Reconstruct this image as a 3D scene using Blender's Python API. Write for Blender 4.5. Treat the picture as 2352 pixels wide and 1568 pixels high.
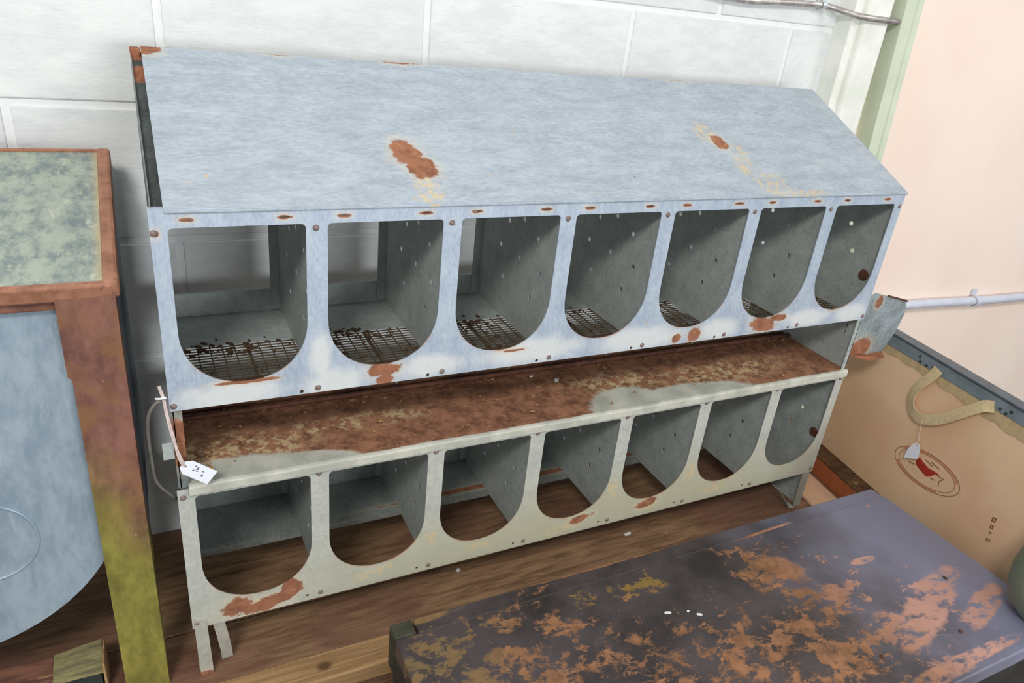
import bpy, bmesh, math, random
from mathutils import Vector, Matrix
random.seed(7)
scene = bpy.context.scene
for o in list(bpy.data.objects):
    bpy.data.objects.remove(o, do_unlink=True)
C = scene.collection

# ------------------------------------------------------------------ camera
cam_d = bpy.data.cameras.new('camera')
cam = bpy.data.objects.new('camera', cam_d)
C.objects.link(cam)
cam.location = (-0.0126, -1.2840, 1.3288)
cam.rotation_euler = (1.12609, -0.10314, -0.45375)
cam_d.sensor_fit = 'HORIZONTAL'
cam_d.sensor_width = 36.0
cam_d.lens = 36.0 * 1670.85 / 2352.0
cam_d.clip_start = 0.02
scene.camera = cam

# ------------------------------------------------------------------ light and exposure
world = bpy.data.worlds.new('world')
scene.world = world
world.use_nodes = True
bg = world.node_tree.nodes['Background']
bg.inputs[0].default_value = (0.93, 0.97, 1.0, 1)
bg.inputs[1].default_value = 0.62

def area_light(name, loc, target, sx, sy, power, col):
    d = bpy.data.lights.new(name, 'AREA')
    d.shape = 'RECTANGLE'
    d.size = sx
    d.size_y = sy
    d.energy = power
    d.color = col
    o = bpy.data.objects.new(name, d)
    C.objects.link(o)
    o.location = loc
    o.rotation_euler = (Vector(target) - Vector(loc)).to_track_quat('-Z', 'Y').to_euler()
    return o
area_light('ceiling_lamp', (-1.15, -2.45, 3.15), (0.8, 0.2, 0.5), 0.9, 0.6, 84, (1.0, 0.985, 0.96))
area_light('right_wall_fill', (3.9, -2.2, 3.0), (3.2, 0.4, 0.6), 1.2, 0.5, 40, (1.0, 0.97, 0.93))  # added fill to brighten the peach wall, no known lamp there
area_light('overhead_fill', (0.85, 0.20, 3.1), (0.85, 0.30, 0.5), 2.6, 0.25, 7, (1.0, 0.98, 0.96))  # added overhead fill for the wall behind the nest box
area_light('front_fill', (1.65, -5.4, 1.15), (0.6, 0.4, 0.65), 2.4, 1.3, 120, (0.93, 0.96, 1.0))  # added cool fill for the fronts and box interior, no window known

scene.view_settings.view_transform = 'Standard'
scene.view_settings.look = 'None'
scene.view_settings.gamma = 1.0
scene.view_settings.use_curve_mapping = False
scene.view_settings.exposure = -0.12

# ------------------------------------------------------------------ node helper
def srgb(r, g, b):
    def f(c):
        c /= 255.0
        return c / 12.92 if c <= 0.04045 else ((c + 0.055) / 1.055) ** 2.4
    return (f(r), f(g), f(b), 1.0)

class Mat:
    def __init__(s, name, rough=0.6, metal=0.0, spec=0.5):
        s.m = bpy.data.materials.new(name)
        s.m.use_nodes = True
        s.t = s.m.node_tree
        s.b = s.t.nodes['Principled BSDF']
        s.b.inputs['Roughness'].default_value = rough
        s.b.inputs['Metallic'].default_value = metal
        s.b.inputs['Specular IOR Level'].default_value = spec
        g = s.t.nodes.new('ShaderNodeNewGeometry')
        s.pos = g.outputs['Position']
        s.h = None
    def put(s, sock, v):
        if hasattr(v, 'is_output') or isinstance(v, bpy.types.NodeSocket):
            s.t.links.new(v, sock)
        else:
            if isinstance(v, tuple) and len(v) == 3 and sock.type == 'RGBA':
                v = (*v, 1.0)
            sock.default_value = v
    def mapv(s, scale=(1, 1, 1), loc=(0, 0, 0), rot=(0, 0, 0), kind='POINT', v=None):
        n = s.t.nodes.new('ShaderNodeMapping')
        n.vector_type = kind
        n.inputs['Location'].default_value = loc
        n.inputs['Rotation'].default_value = rot
        n.inputs['Scale'].default_value = scale
        s.t.links.new(v or s.pos, n.inputs['Vector'])
        return n.outputs[0]
    def noise(s, scale, detail=4.0, rough=0.6, stretch=None, dist=0.0, off=(0, 0, 0), v=None):
        n = s.t.nodes.new('ShaderNodeTexNoise')
        n.inputs['Scale'].default_value = scale
        n.inputs['Detail'].default_value = detail
        n.inputs['Roughness'].default_value = rough
        n.inputs['Distortion'].default_value = dist
        s.t.links.new(s.mapv(stretch or (1, 1, 1), off, v=v), n.inputs['Vector'])
        return n.outputs['Fac']
    def ramp(s, fac, lo, hi, a=0.0, b=1.0):
        n = s.t.nodes.new('ShaderNodeMapRange')
        n.interpolation_type = 'SMOOTHSTEP'
        s.put(n.inputs['Value'], fac)
        n.inputs['From Min'].default_value = lo
        n.inputs['From Max'].default_value = hi
        n.inputs['To Min'].default_value = a
        n.inputs['To Max'].default_value = b
        return n.outputs[0]
    def math(s, op, a, b=0.0):
        n = s.t.nodes.new('ShaderNodeMath')
        n.operation = op
        s.put(n.inputs[0], a)
        s.put(n.inputs[1], b)
        return n.outputs[0]
    def mix(s, a, b, fac):
        n = s.t.nodes.new('ShaderNodeMix')
        n.data_type = 'RGBA'
        s.put(n.inputs['Factor'], fac)
        s.put(n.inputs['A'], a)
        s.put(n.inputs['B'], b)
        return n.outputs['Result']
    def axis(s, i):
        n = s.t.nodes.new('ShaderNodeSeparateXYZ')
        s.t.links.new(s.pos, n.inputs[0])
        return n.outputs[i]
    def patches(s, lst, plane, soft=0.15, amp=0.5, nscale=30.0, detail=5.0):
        """irregular stains: ellipses (a, b, ra, rb[, angle]) on a plane, ragged by noise"""
        d = None
        for p in lst:
            a, b, ra, rb = p[:4]
            ang = p[4] if len(p) > 4 else 0.0
            big = 1000.0
            if plane == 'xz':
                v = s.mapv((ra, big, rb), (a, 0, b), (0, ang, 0), 'TEXTURE')
            elif plane == 'xy':
                v = s.mapv((ra, rb, big), (a, b, 0), (0, 0, ang), 'TEXTURE')
            else:
                v = s.mapv((big, ra, rb), (0, a, b), (ang, 0, 0), 'TEXTURE')
            n = s.t.nodes.new('ShaderNodeVectorMath')
            n.operation = 'LENGTH'
            s.t.links.new(v, n.inputs[0])
            d = n.outputs['Value'] if d is None else s.math('MINIMUM', d, n.outputs['Value'])
        nz = s.noise(nscale, detail, 0.65)
        d = s.math('ADD', d, s.math('MULTIPLY', s.math('SUBTRACT', nz, 0.5), amp * 2))
        return s.ramp(d, 1.0 + soft, 1.0 - soft)
    def bump(s, h, strength=0.3, dist=0.002):
        n = s.t.nodes.new('ShaderNodeBump')
        n.inputs['Strength'].default_value = strength
        n.inputs['Distance'].default_value = dist
        s.put(n.inputs['Height'], h)
        s.t.links.new(n.outputs[0], s.b.inputs['Normal'])
    def done(s, col, rough=None, metal=None):
        s.put(s.b.inputs['Base Color'], col)
        if rough is not None:
            s.put(s.b.inputs['Roughness'], rough)
        if metal is not None:
            s.put(s.b.inputs['Metallic'], metal)
        return s.m

def plain(name, col, rough=0.6, metal=0.0, var=0.12, scale=25.0, bump=0.0, stretch=None, spec=0.4):
    m = Mat(name, rough, metal, spec)
    n = m.noise(scale, 5, 0.6, stretch)
    a = tuple(max(0, c * (1 - var)) for c in col[:3])
    b = tuple(min(1, c * (1 + var)) for c in col[:3])
    if bump:
        m.bump(n, bump)
    return m.done(m.mix(a, b, m.ramp(n, 0.3, 0.7)))

RUST = srgb(154, 102, 74)
RUST_D = srgb(126, 80, 58)
RUST_O = srgb(184, 128, 86)
CREAM = srgb(214, 190, 140)

def rust_colour(m, scale=45.0):
    c = m.mix(RUST_D, RUST, m.ramp(m.noise(scale, 6, 0.7), 0.35, 0.6))
    return m.mix(c, RUST_O, m.ramp(m.noise(scale * 1.7, 5, 0.7, off=(3, 1, 2)), 0.52, 0.75, 0, 0.75))

def galv(name, lo, hi, rust=None, plane='xz', pale=None, spots=True, rough=0.5, metal=0.25,
         cream=None, halo=True, tint=None, namp=0.45, nscale=34.0, streak=(1, 1, 1), creamf=0.55, ring=None):
    m = Mat(name, rough, metal, 0.4)
    n1 = m.noise(17, 7, 0.7, streak)
    n2 = m.noise(110, 4, 0.65, streak, off=(1, 5, 2))
    n = m.math('ADD', m.math('MULTIPLY', n1, 0.55), m.math('MULTIPLY', n2, 0.45))
    col = m.mix(lo, hi, m.ramp(n, 0.30, 0.70))
    if pale:
        f = m.patches(pale[0], plane, 0.5, 0.55, 26)
        col = m.mix(col, pale[1], m.math('MULTIPLY', f, 0.75))
    if tint:
        col = m.mix(col, tint[1], m.math('MULTIPLY', m.patches(tint[0], plane, 0.6, 0.3, 8), 0.8))
    if spots:
        s1 = m.ramp(m.noise(85, 3, 0.5, off=(7, 3, 1)), 0.68, 0.76)
        s1 = m.math('MULTIPLY', s1, m.ramp(m.noise(6, 2, 0.5, off=(2, 2, 8)), 0.45, 0.62))
        col = m.mix(col, srgb(92, 98, 102), m.math('MULTIPLY', s1, 0.6))
        s2 = m.ramp(m.noise(38, 2, 0.5, off=(11, 4, 6)), 0.745, 0.79)
        col = m.mix(col, srgb(214, 176, 120), m.math('MULTIPLY', s2, 0.6))
    rg = rough
    mt = metal
    if ring:
        zc, rr = ring
        xm = m.math('MULTIPLY', m.math('SUBTRACT', m.math('FRACT', m.math('DIVIDE', m.axis(0), P)), 0.5057), P)
        dz = m.math('SUBTRACT', m.axis(2), zc)
        d = m.math('SQRT', m.math('ADD', m.math('MULTIPLY', xm, xm), m.math('MULTIPLY', dz, dz)))
        rm = m.math('MULTIPLY', m.ramp(d, rr + 0.009, rr), m.ramp(dz, -rr * 0.35, -rr * 0.75))
        rm = m.math('MULTIPLY', rm, m.ramp(m.noise(14, 4, 0.6, off=(9, 1, 4)), 0.42, 0.6))
        col = m.mix(col, srgb(196, 136, 92), m.math('MULTIPLY', rm, 0.8))
    if cream:
        f = m.patches(cream, plane, 0.25, namp, nscale)
        col = m.mix(col, CREAM, m.math('MULTIPLY', m.math('MULTIPLY', f, m.ramp(m.noise(70, 4, 0.65, off=(4, 4, 4)), 0.42, 0.62)), creamf))
    if rust:
        if halo:
            big = [(p[0], p[1], p[2] * 1.25 + 0.004, p[3] * 1.25 + 0.004) + tuple(p[4:]) for p in rust]
            f0 = m.patches(big, plane, 0.35, namp, nscale)
            col = m.mix(col, srgb(218, 200, 165), m.math('MULTIPLY', f0, 0.32))
        f = m.patches(rust, plane, 0.13, namp, nscale)
        col = m.mix(col, rust_colour(m, 30), f)
        rg = m.math('ADD', m.math('MULTIPLY', f, 0.35), rough)
        mt = m.math('MULTIPLY', m.math('SUBTRACT', 1.0, f), metal)
    m.bump(n2, 0.08, 0.001)
    return m.done(col, rg, mt)

# ------------------------------------------------------------------ mesh helpers
def tag(o, label=None, cat=None, group=None, kind=None):
    if label: o['label'] = label
    if cat: o['category'] = cat
    if group: o['group'] = group
    if kind: o['kind'] = kind
    return o

def thing(name, loc, label, cat, group=None):
    o = bpy.data.objects.new(name, None)
    o.empty_display_size = 0.05
    C.objects.link(o)
    o.location = loc
    o['wx'] = 0
    del o['wx']
    return tag(o, label, cat, group)

def world_off(p):
    v = Vector((0, 0, 0))
    while p is not None:
        v += p.location
        p = p.parent
    return v

def obj(name, bm, mat, parent=None, smooth=False, origin=None):
    """bmesh in world coordinates -> ONE mesh object, kept at its world place under its parent"""
    bmesh.ops.recalc_face_normals(bm, faces=bm.faces)
    if origin is None:
        if bm.verts:
            lo = [min(v.co[i] for v in bm.verts) for i in range(3)]
            hi = [max(v.co[i] for v in bm.verts) for i in range(3)]
            origin = Vector(((lo[0] + hi[0]) / 2, (lo[1] + hi[1]) / 2, lo[2]))
        else:
            origin = Vector((0, 0, 0))
    origin = Vector(origin)
    for v in bm.verts:
        v.co -= origin
    me = bpy.data.meshes.new(name)
    bm.to_mesh(me)
    bm.free()
    if smooth:
        for p in me.polygons:
            p.use_smooth = True
    if mat:
        me.materials.append(mat)
    o = bpy.data.objects.new(name, me)
    C.objects.link(o)
    if parent is not None:
        o.parent = parent
        o.location = origin - world_off(parent)
    else:
        o.location = origin
    return o

def dup(src, delta, parent=None, name=None):
    c = src.copy()
    C.objects.link(c)
    c.parent = parent if parent is not None else src.parent
    c.location = src.location + Vector(delta)
    return c

def box(bm, lo, hi, bevel=0.0, seg=2, jitter=0.0):
    r = bmesh.ops.create_cube(bm, size=1.0)
    vs = r['verts']
    for v in vs:
        for i in range(3):
            v.co[i] = (lo[i] + hi[i]) / 2 + v.co[i] * (hi[i] - lo[i]) + (random.uniform(-jitter, jitter) if jitter else 0)
    if bevel:
        es = list({e for v in vs for e in v.link_edges})
        bmesh.ops.bevel(bm, geom=es, offset=bevel, segments=seg, affect='EDGES', profile=0.5)
    return bm

def nb():
    return bmesh.new()

def plate(bm, outline, holes, f, thick):
    """flat sheet with cut-outs: 2-D loops mapped by f to 3-D, given a thickness vector"""
    sub = bmesh.new()
    edges = []
    for loop in [outline] + holes:
        vs = [sub.verts.new(f(*p)) for p in loop]
        for i in range(len(vs)):
            edges.append(sub.edges.new((vs[i], vs[(i + 1) % len(vs)])))
    bmesh.ops.triangle_fill(sub, use_beauty=True, use_dissolve=False, edges=edges)
    faces = list(sub.faces)
    r = bmesh.ops.extrude_face_region(sub, geom=faces)
    bmesh.ops.translate(sub, vec=Vector(thick), verts=[g for g in r['geom'] if isinstance(g, bmesh.types.BMVert)])
    bmesh.ops.recalc_face_normals(sub, faces=sub.faces)
    me = bpy.data.meshes.new('tmp')
    sub.to_mesh(me)
    sub.free()
    bm.from_mesh(me)
    bpy.data.meshes.remove(me)
    return bm

def circ(a, b, r, n=12, rb=None):
    rb = rb or r
    return [(a + r * math.cos(2 * math.pi * i / n), b + rb * math.sin(2 * math.pi * i / n)) for i in range(n)]

def tube(bm, pts, r, n=8, caps=True, radii=None):
    pts = [Vector(p) for p in pts]
    rings = []
    prev = None
    for i, p in enumerate(pts):
        t = (pts[min(i + 1, len(pts) - 1)] - pts[max(i - 1, 0)]).normalized()
        if prev is None:
            a = t.orthogonal().normalized()
        else:
            a = (prev - t * prev.dot(t)).normalized()
        prev = a
        b = t.cross(a)
        rr = radii[i] if radii else r
        rings.append([bm.verts.new(p + (a * math.cos(2 * math.pi * k / n) + b * math.sin(2 * math.pi * k / n)) * rr) for k in range(n)])
    for i in range(len(rings) - 1):
        for k in range(n):
            bm.faces.new((rings[i][k], rings[i][(k + 1) % n], rings[i + 1][(k + 1) % n], rings[i + 1][k]))
    if caps:
        bm.faces.new(rings[0][::-1])
        bm.faces.new(rings[-1])
    return bm

def spline(pts, m=8):
    """Catmull-Rom through pts"""
    P = [Vector(p) for p in pts]
    P = [P[0] * 2 - P[1]] + P + [P[-1] * 2 - P[-2]]
    out = []
    for i in range(1, len(P) - 2):
        for k in range(m):
            t = k / m
            a, b, c, d = P[i - 1], P[i], P[i + 1], P[i + 2]
            out.append(0.5 * ((2 * b) + (c - a) * t + (2 * a - 5 * b + 4 * c - d) * t * t + (3 * b - a - 3 * c + d) * t ** 3))
    out.append(P[-2])
    return out

def ribbon(bm, pts, wv, w, th):
    """flat band along pts; wv: width direction per point or one vector"""
    n = len(pts)
    L = []
    for i, p in enumerate(pts):
        t = (pts[min(i + 1, n - 1)] - pts[max(i - 1, 0)]).normalized()
        d = Vector(wv[i] if isinstance(wv, list) else wv)
        d = (d - t * d.dot(t)).normalized()
        nn = t.cross(d)
        L.append([bm.verts.new(p + d * w / 2 * a + nn * th / 2 * b) for a, b in ((-1, -1), (1, -1), (1, 1), (-1, 1))])
    for i in range(n - 1):
        for k in range(4):
            bm.faces.new((L[i][k], L[i][(k + 1) % 4], L[i + 1][(k + 1) % 4], L[i + 1][k]))
    bm.faces.new(L[0][::-1])
    bm.faces.new(L[-1])
    return bm

def lathe(bm, prof, cx, cy, n=40):
    rings = []
    for r, z in prof:
        if r < 1e-6:
            rings.append([bm.verts.new((cx, cy, z))])
        else:
            rings.append([bm.verts.new((cx + r * math.cos(2 * math.pi * k / n), cy + r * math.sin(2 * math.pi * k / n), z)) for k in range(n)])
    for i in range(len(rings) - 1):
        a, b = rings[i], rings[i + 1]
        for k in range(n):
            if len(a) == 1:
                bm.faces.new((a[0], b[k], b[(k + 1) % n]))
            elif len(b) == 1:
                bm.faces.new((a[k], a[(k + 1) % n], b[0]))
            else:
                bm.faces.new((a[k], a[(k + 1) % n], b[(k + 1) % n], b[k]))
    return bm

# ------------------------------------------------------------------ setting materials
m = Mat('white_block_paint', 0.75, 0, 0.3)
n1 = m.noise(14, 6, 0.7, (0.5, 1, 1.3))
n2 = m.noise(120, 4, 0.7, (0.35, 1, 1.4))
pits = m.ramp(m.noise(55, 3, 0.55, (0.4, 1, 1.6), off=(4, 2, 9)), 0.66, 0.74)
c = m.mix(srgb(216, 219, 217), srgb(228, 230, 227), m.ramp(n1, 0.35, 0.65))
c = m.mix(c, srgb(205, 212, 214), m.math('MULTIPLY', pits, 0.45))
m.bump(m.math('ADD', m.math('MULTIPLY', n1, 0.6), m.math('SUBTRACT', n2, m.math('MULTIPLY', pits, 0.8))), 0.22, 0.004)
M_BLOCK = m.done(c)
M_MORTAR = plain('white_mortar', srgb(232, 233, 231), 0.75, var=0.03, scale=30, bump=0.15)

m = Mat('peach_wall_paint', 0.6, 0, 0.3)
n1 = m.noise(2.2, 4, 0.5)
c = m.mix(srgb(243, 222, 207), srgb(246, 228, 214), m.ramp(n1, 0.35, 0.65))
M_PEACH = m.done(c)

# ------------------------------------------------------------------ room
WY = 0.530       # face of the block wall
bm = nb()
box(bm, (-1.9, WY + 0.004, -0.62), (2.13, WY + 0.16, 1.95))
wall_back = obj('wall_back', bm, M_MORTAR)
tag(wall_back, 'white painted concrete block wall behind the nest box', kind='structure')
ZR = [-0.62, -0.482, -0.179, 0.123, 0.425, 0.727, 1.030, 1.332, 1.634, 1.92]
PITCH = 0.594
J = 0.0085
block_mesh = {}
for r in range(len(ZR) - 1):
    z0, z1 = ZR[r], ZR[r + 1]
    off = 0.058 if r % 2 == 0 else 0.058 + PITCH / 2
    x = off - 4 * PITCH
    while x < 2.07:
        a, b = max(x + J, -1.88), min(x + PITCH - J, 2.09)
        if b - a > 0.02:
            bm = nb()
            jz = J * 0.9
            box(bm, (a, WY - random.uniform(0.0, 0.0012), z0 + jz), (b, WY + 0.02, z1 - jz), 0.003, 2)
            obj('block', bm, M_BLOCK, wall_back)
        x += PITCH
# wall to the right, beyond the corner column
bm = nb()
box(bm, (2.2, 0.495, -0.62), (5.4, 0.60, 1.95))
wr = tag(obj('wall_right', bm, M_PEACH), 'smooth peach painted wall on the right', kind='structure')
m = Mat('column_paint', 0.55, 0, 0.4)
c = m.mix(srgb(226, 228, 216), srgb(240, 240, 232), m.ramp(m.noise(9, 5, 0.6), 0.35, 0.65))
c = m.mix(c, srgb(150, 150, 140), m.math('MULTIPLY', m.ramp(m.noise(26, 5, 0.7, off=(2, 1, 5)), 0.64, 0.74), 0.45))
M_COL = m.done(c)
bm = nb()
box(bm, (2.018, 0.468, -0.62), (2.056, 0.60, 1.95), 0.003)
box(bm, (2.052, 0.448, -0.62), (2.166, 0.60, 1.95), 0.014, 3)
box(bm, (2.160, 0.550, -0.62), (2.23, 0.60, 1.95))
tag(obj('trim_1', bm, M_COL), 'off-white painted steel column in the wall corner', kind='structure')
bm = nb()
def lean(p, z):      # the strip leans a little
    return p + (1.44 - z) * 0.072
vs = []
for z in (-0.62, 1.95):
    for x, y in ((2.191, 0.430), (2.236, 0.430), (2.240, 0.424), (2.264, 0.424), (2.264, 0.50), (2.191, 0.50)):
        vs.append(bm.verts.new((lean(x, z) if z > 0 else lean(x, z), y, z)))
for k in range(6):
    bm.faces.new((vs[k], vs[(k + 1) % 6], vs[6 + (k + 1) % 6], vs[6 + k]))
bm.faces.new(vs[:6][::-1])
bm.faces.new(vs[6:])
tag(obj('trim_2', bm, plain('pale_green_trim', srgb(206, 214, 190), 0.5, var=0.05, scale=12)),
    'pale green painted trim strip edging the peach wall', kind='structure')
# floor
bm = nb()
box(bm, (-4, -5, -0.68), (6, 0.6, -0.60))
tag(obj('floor', bm, plain('concrete_floor', srgb(96, 90, 84), 0.8, var=0.2, scale=6, bump=0.1)),
    'dark grey concrete floor', kind='structure')

# ------------------------------------------------------------------ conduits
m = Mat('flex_metal', 0.4, 0.6, 0.5)
c = m.mix(srgb(168, 160, 156), srgb(214, 208, 202), m.ramp(m.noise(30, 3, 0.5), 0.3, 0.7))
M_FLEX = m.done(c)
t = thing('flexible_conduit', (1.86, 0.45, 1.36), 'thin ribbed metal cable running across the top of the block wall', 'cable')
path = spline([(0.9, 0.514, 1.44), (1.23, 0.514, 1.41), (1.578, 0.514, 1.385), (1.76, 0.514, 1.392), (1.921, 0.512, 1.398),
               (1.985, 0.480, 1.388), (2.02, 0.445, 1.379), (2.12, 0.438, 1.377), (2.205, 0.445, 1.376)], 40)
rad = [0.0085 + (0.0011 if i % 2 else -0.0006) for i in range(len(path))]
obj('cable', tube(nb(), path, 0.008, 10, True, rad), M_FLEX, t, True)
M_STEEL = plain('bright_steel', srgb(205, 212, 216), 0.3, 0.7, 0.1)
bm = nb()
ring = [(1.921 + 0.003 * math.cos(a), 0.512 - 0.011 * math.cos(a), 1.398 + 0.0125 * math.sin(a)) for a in [k * math.pi / 8 - math.pi / 2 for k in range(9)]]
ribbon(bm, [Vector(p) for p in ring], (1, 0, 0.15), 0.016, 0.002)
box(bm, (1.910, 0.522, 1.408), (1.932, 0.529, 1.432), 0.002)
obj('clamp', bm, M_STEEL, t)
t = thing('wall_conduit', (3.2, 0.46, 0.30), 'painted grey pipe along the peach wall beside the trim', 'pipe')
M_CPAINT = plain('grey_conduit_paint', srgb(206, 210, 222), 0.45, 0.1, 0.05)
obj('pipe', tube(nb(), [(2.36, 0.472, 0.348), (2.9, 0.472, 0.330), (3.4, 0.472, 0.305), (5.3, 0.472, 0.26)], 0.019, 14), M_CPAINT, t, True)
bm = nb()
ribbon(bm, [Vector((3.28, 0.472 - 0.023 * math.cos(a), 0.311 + 0.023 * math.sin(a))) for a in [k * math.pi / 8 - math.pi / 2 for k in range(9)]], (1, 0, 0), 0.03, 0.003)
box(bm, (3.265, 0.484, 0.334), (3.295, 0.494, 0.362), 0.002)
obj('strap', bm, M_CPAINT, t)

# ------------------------------------------------------------------ wooden bench under everything
m = Mat('brown_board', 0.62, 0, 0.35)
gr = m.noise(7, 6, 0.65, (1.2, 9, 9), 0.4)
c = m.mix(srgb(112, 84, 60), srgb(158, 124, 92), m.ramp(gr, 0.32, 0.68))
c = m.mix(c, srgb(116, 78, 68), m.math('MULTIPLY', m.ramp(m.noise(3.2, 3, 0.5), 0.45, 0.65), 0.6))
sp = m.ramp(m.noise(75, 2, 0.5), 0.74, 0.78)
c = m.mix(c, srgb(190, 180, 165), m.math('MULTIPLY', sp, 0.5))
m.bump(gr, 0.2, 0.002)
M_BOARD = m.done(c)
m = Mat('raw_pine', 0.65, 0, 0.3)
gr = m.noise(6, 5, 0.6, (0.7, 16, 16), 0.6)
c = m.mix(srgb(150, 116, 78), srgb(190, 152, 108), m.ramp(gr, 0.3, 0.7))
c = m.mix(c, srgb(104, 76, 50), m.patches([(0.255, -0.075, 0.016, 0.012)], 'xy', 0.5, 0.2, 30))
m.bump(gr, 0.15, 0.001)
M_PINE = m.done(c)
BZ = -0.122
t = thing('wooden_bench', (0.7, 0.15, -0.60), 'low brown board bench with a raw pine front rail under the nest box', 'bench')
for y0, y1, dz in ((-0.032, 0.135, 0.0), (0.138, 0.30, 0.0015), (0.303, 0.525, -0.001)):
    obj('plank', box(nb(), (-1.6, y0, BZ - 0.03), (2.75, y1, BZ + dz), 0.002), M_BOARD, t)
obj('front_rail', box(nb(), (-1.6, -0.112, BZ - 0.045), (2.75, -0.034, BZ + 0.003), 0.004), M_PINE, t)
obj('front_board', box(nb(), (-1.6, -0.100, -0.45), (2.75, -0.08, BZ - 0.046), 0.002), M_BOARD, t)
for x in (-1.4, 0.2, 2.6):
    for y in (-0.03, 0.40):
        obj('leg', box(nb(), (x, y, -0.60), (x + 0.07, y + 0.05, BZ - 0.03), 0.003), M_BOARD, t)

# ------------------------------------------------------------------ nest box
P = 0.265
NX = 7
XR = 7 * P + 0.013       # right end
G_LO, G_HI = srgb(150, 160, 170), srgb(186, 195, 202)
roof_rust = [(0.478, 0.130, 0.031, 0.040, 0.35), (0.494, 0.100, 0.030, 0.038, 0.35),
             (1.330, 0.178, 0.022, 0.026, 0.3), (0.03, 0.412, 0.026, 0.016), (0.55, 0.425, 0.05, 0.012),
             (0.28, 0.423, 0.03, 0.006), (1.35, 0.425, 0.06, 0.008)]
roof_cream = [(0.49, 0.03, 0.028, 0.05), (1.36, 0.12, 0.025, 0.06, -0.5), (1.40, 0.04, 0.05, 0.05, -0.6), (1.48, 0.005, 0.10, 0.012), (1.30, 0.21, 0.03, 0.04, -0.4)]
M_ROOF = galv('galvanized_roof', G_LO, G_HI, roof_rust, 'xy', cream=roof_cream, creamf=0.7, rough=0.5, metal=0.2, namp=0.7, nscale=42, streak=(0.6, 1.6, 1.6))
up_rust = [(0.400, 0.604, 0.034, 0.016), (0.402, 0.582, 0.020, 0.014), (0.130, 0.6165, 0.058, 0.0045),
           (1.222, 0.594, 0.020, 0.022), (1.165, 0.590, 0.014, 0.013), (1.455, 0.598, 0.045, 0.022, 0.2), (1.51, 0.612, 0.03, 0.010),
           (1.705, 0.628, 0.022, 0.010, 0.4), (0.70, 0.612, 0.03, 0.003)]
for i in range(NX):
    up_rust += [(i * P + 0.052, 0.9355, 0.012, 0.0036), (i * P + 0.210, 0.9355, 0.014, 0.0036)]
up_rust += [(0.002, 0.913, 0.006, 0.006)]
pale = [(0.1, 0.59, 0.09, 0.03), (0.30, 0.59, 0.06, 0.03), (0.50, 0.60, 0.07, 0.025), (0.75, 0.605, 0.12, 0.03), (1.05, 0.60, 0.12, 0.03),
        (1.30, 0.60, 0.06, 0.03), (1.62, 0.60, 0.08, 0.025), (1.80, 0.60, 0.06, 0.03), (0.27, 0.65, 0.02, 0.05)]
M_FRONT_UP = galv('galvanized_front_upper', srgb(154, 168, 186), srgb(192, 203, 213), up_rust, 'xz', pale=(pale, srgb(228, 229, 224)), namp=0.75, nscale=42, ring=(0.732, 0.113),
                  rough=0.48, metal=0.2, streak=(1.6, 1, 0.7))
low_rust = [(0.085, 0.058, 0.034, 0.024), (0.15, 0.045, 0.065, 0.018, -0.2), (0.200, 0.072, 0.024, 0.028), (0.965, 0.065, 0.035, 0.012, -0.2), (1.19, 0.063, 0.035, 0.016, -0.2)]
low_cream = [(0.13, 0.05, 0.05, 0.014), (0.39, 0.058, 0.055, 0.013, -0.12), (0.66, 0.06, 0.03, 0.012), (0.91, 0.05, 0.05, 0.016, -0.2), (1.20, 0.05, 0.04, 0.012), (1.44, 0.06, 0.05, 0.016),
             (1.06, 0.15, 0.02, 0.03), (1.325, 0.14, 0.02, 0.03), (0.53, 0.12, 0.02, 0.02)]
M_FRONT_LOW = galv('galvanized_front_lower', srgb(170, 174, 168), srgb(206, 206, 194), low_rust, 'xz', cream=low_cream, creamf=0.9, namp=0.95, nscale=38, ring=(0.195, 0.113),
                   tint=([(1.05, 0.03, 0.85, 0.16)], srgb(186, 181, 152)), rough=0.5, metal=0.18)  # olive tone holds oxide stain plus some colour of the light
M_INNER = galv('galvanized_inner', srgb(146, 154, 150), srgb(182, 188, 183), None, rough=0.55, metal=0.05, spots=False)
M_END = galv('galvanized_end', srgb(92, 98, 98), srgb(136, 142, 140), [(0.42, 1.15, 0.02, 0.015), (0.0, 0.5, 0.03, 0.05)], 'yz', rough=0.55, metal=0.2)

m = Mat('rusted_tray', 0.8, 0.0, 0.25)
rc = m.mix(srgb(108, 72, 54), srgb(164, 116, 88), m.ramp(m.noise(26, 7, 0.75), 0.34, 0.62))
rc = m.mix(rc, srgb(184, 136, 102), m.ramp(m.noise(60, 5, 0.75, off=(5, 2, 2)), 0.54, 0.74, 0, 0.7))
mot = m.ramp(m.noise(48, 5, 0.7, off=(1, 8, 2)), 0.47, 0.60)
creamy = m.patches([(0.10, 0.09, 0.17, 0.06), (1.12, 0.13, 0.16, 0.05), (1.45, 0.10, 0.22, 0.05), (0.36, 0.13, 0.18, 0.03)], 'xy', 0.6, 0.4, 14)
rc = m.mix(rc, srgb(204, 182, 138), m.math('MULTIPLY', m.math('MULTIPLY', creamy, mot), 0.85))
clean = m.patches([(0.05, 0.00, 0.25, 0.068), (0.25, -0.01, 0.14, 0.055, -0.2), (1.08, -0.01, 0.13, 0.105), (1.26, -0.02, 0.24, 0.085), (1.50, -0.02, 0.22, 0.022), (0.85, -0.012, 0.35, 0.012), (0.45, -0.012, 0.3, 0.010)], 'xy', 0.10, 0.16, 40)
front = m.ramp(m.math('ADD', m.axis(1), m.math('MULTIPLY', m.math('SUBTRACT', m.noise(30, 4, 0.6), 0.5), 0.012)), 0.0045, 0.0005)
f = m.math('MAXIMUM', clean, front)
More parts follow.
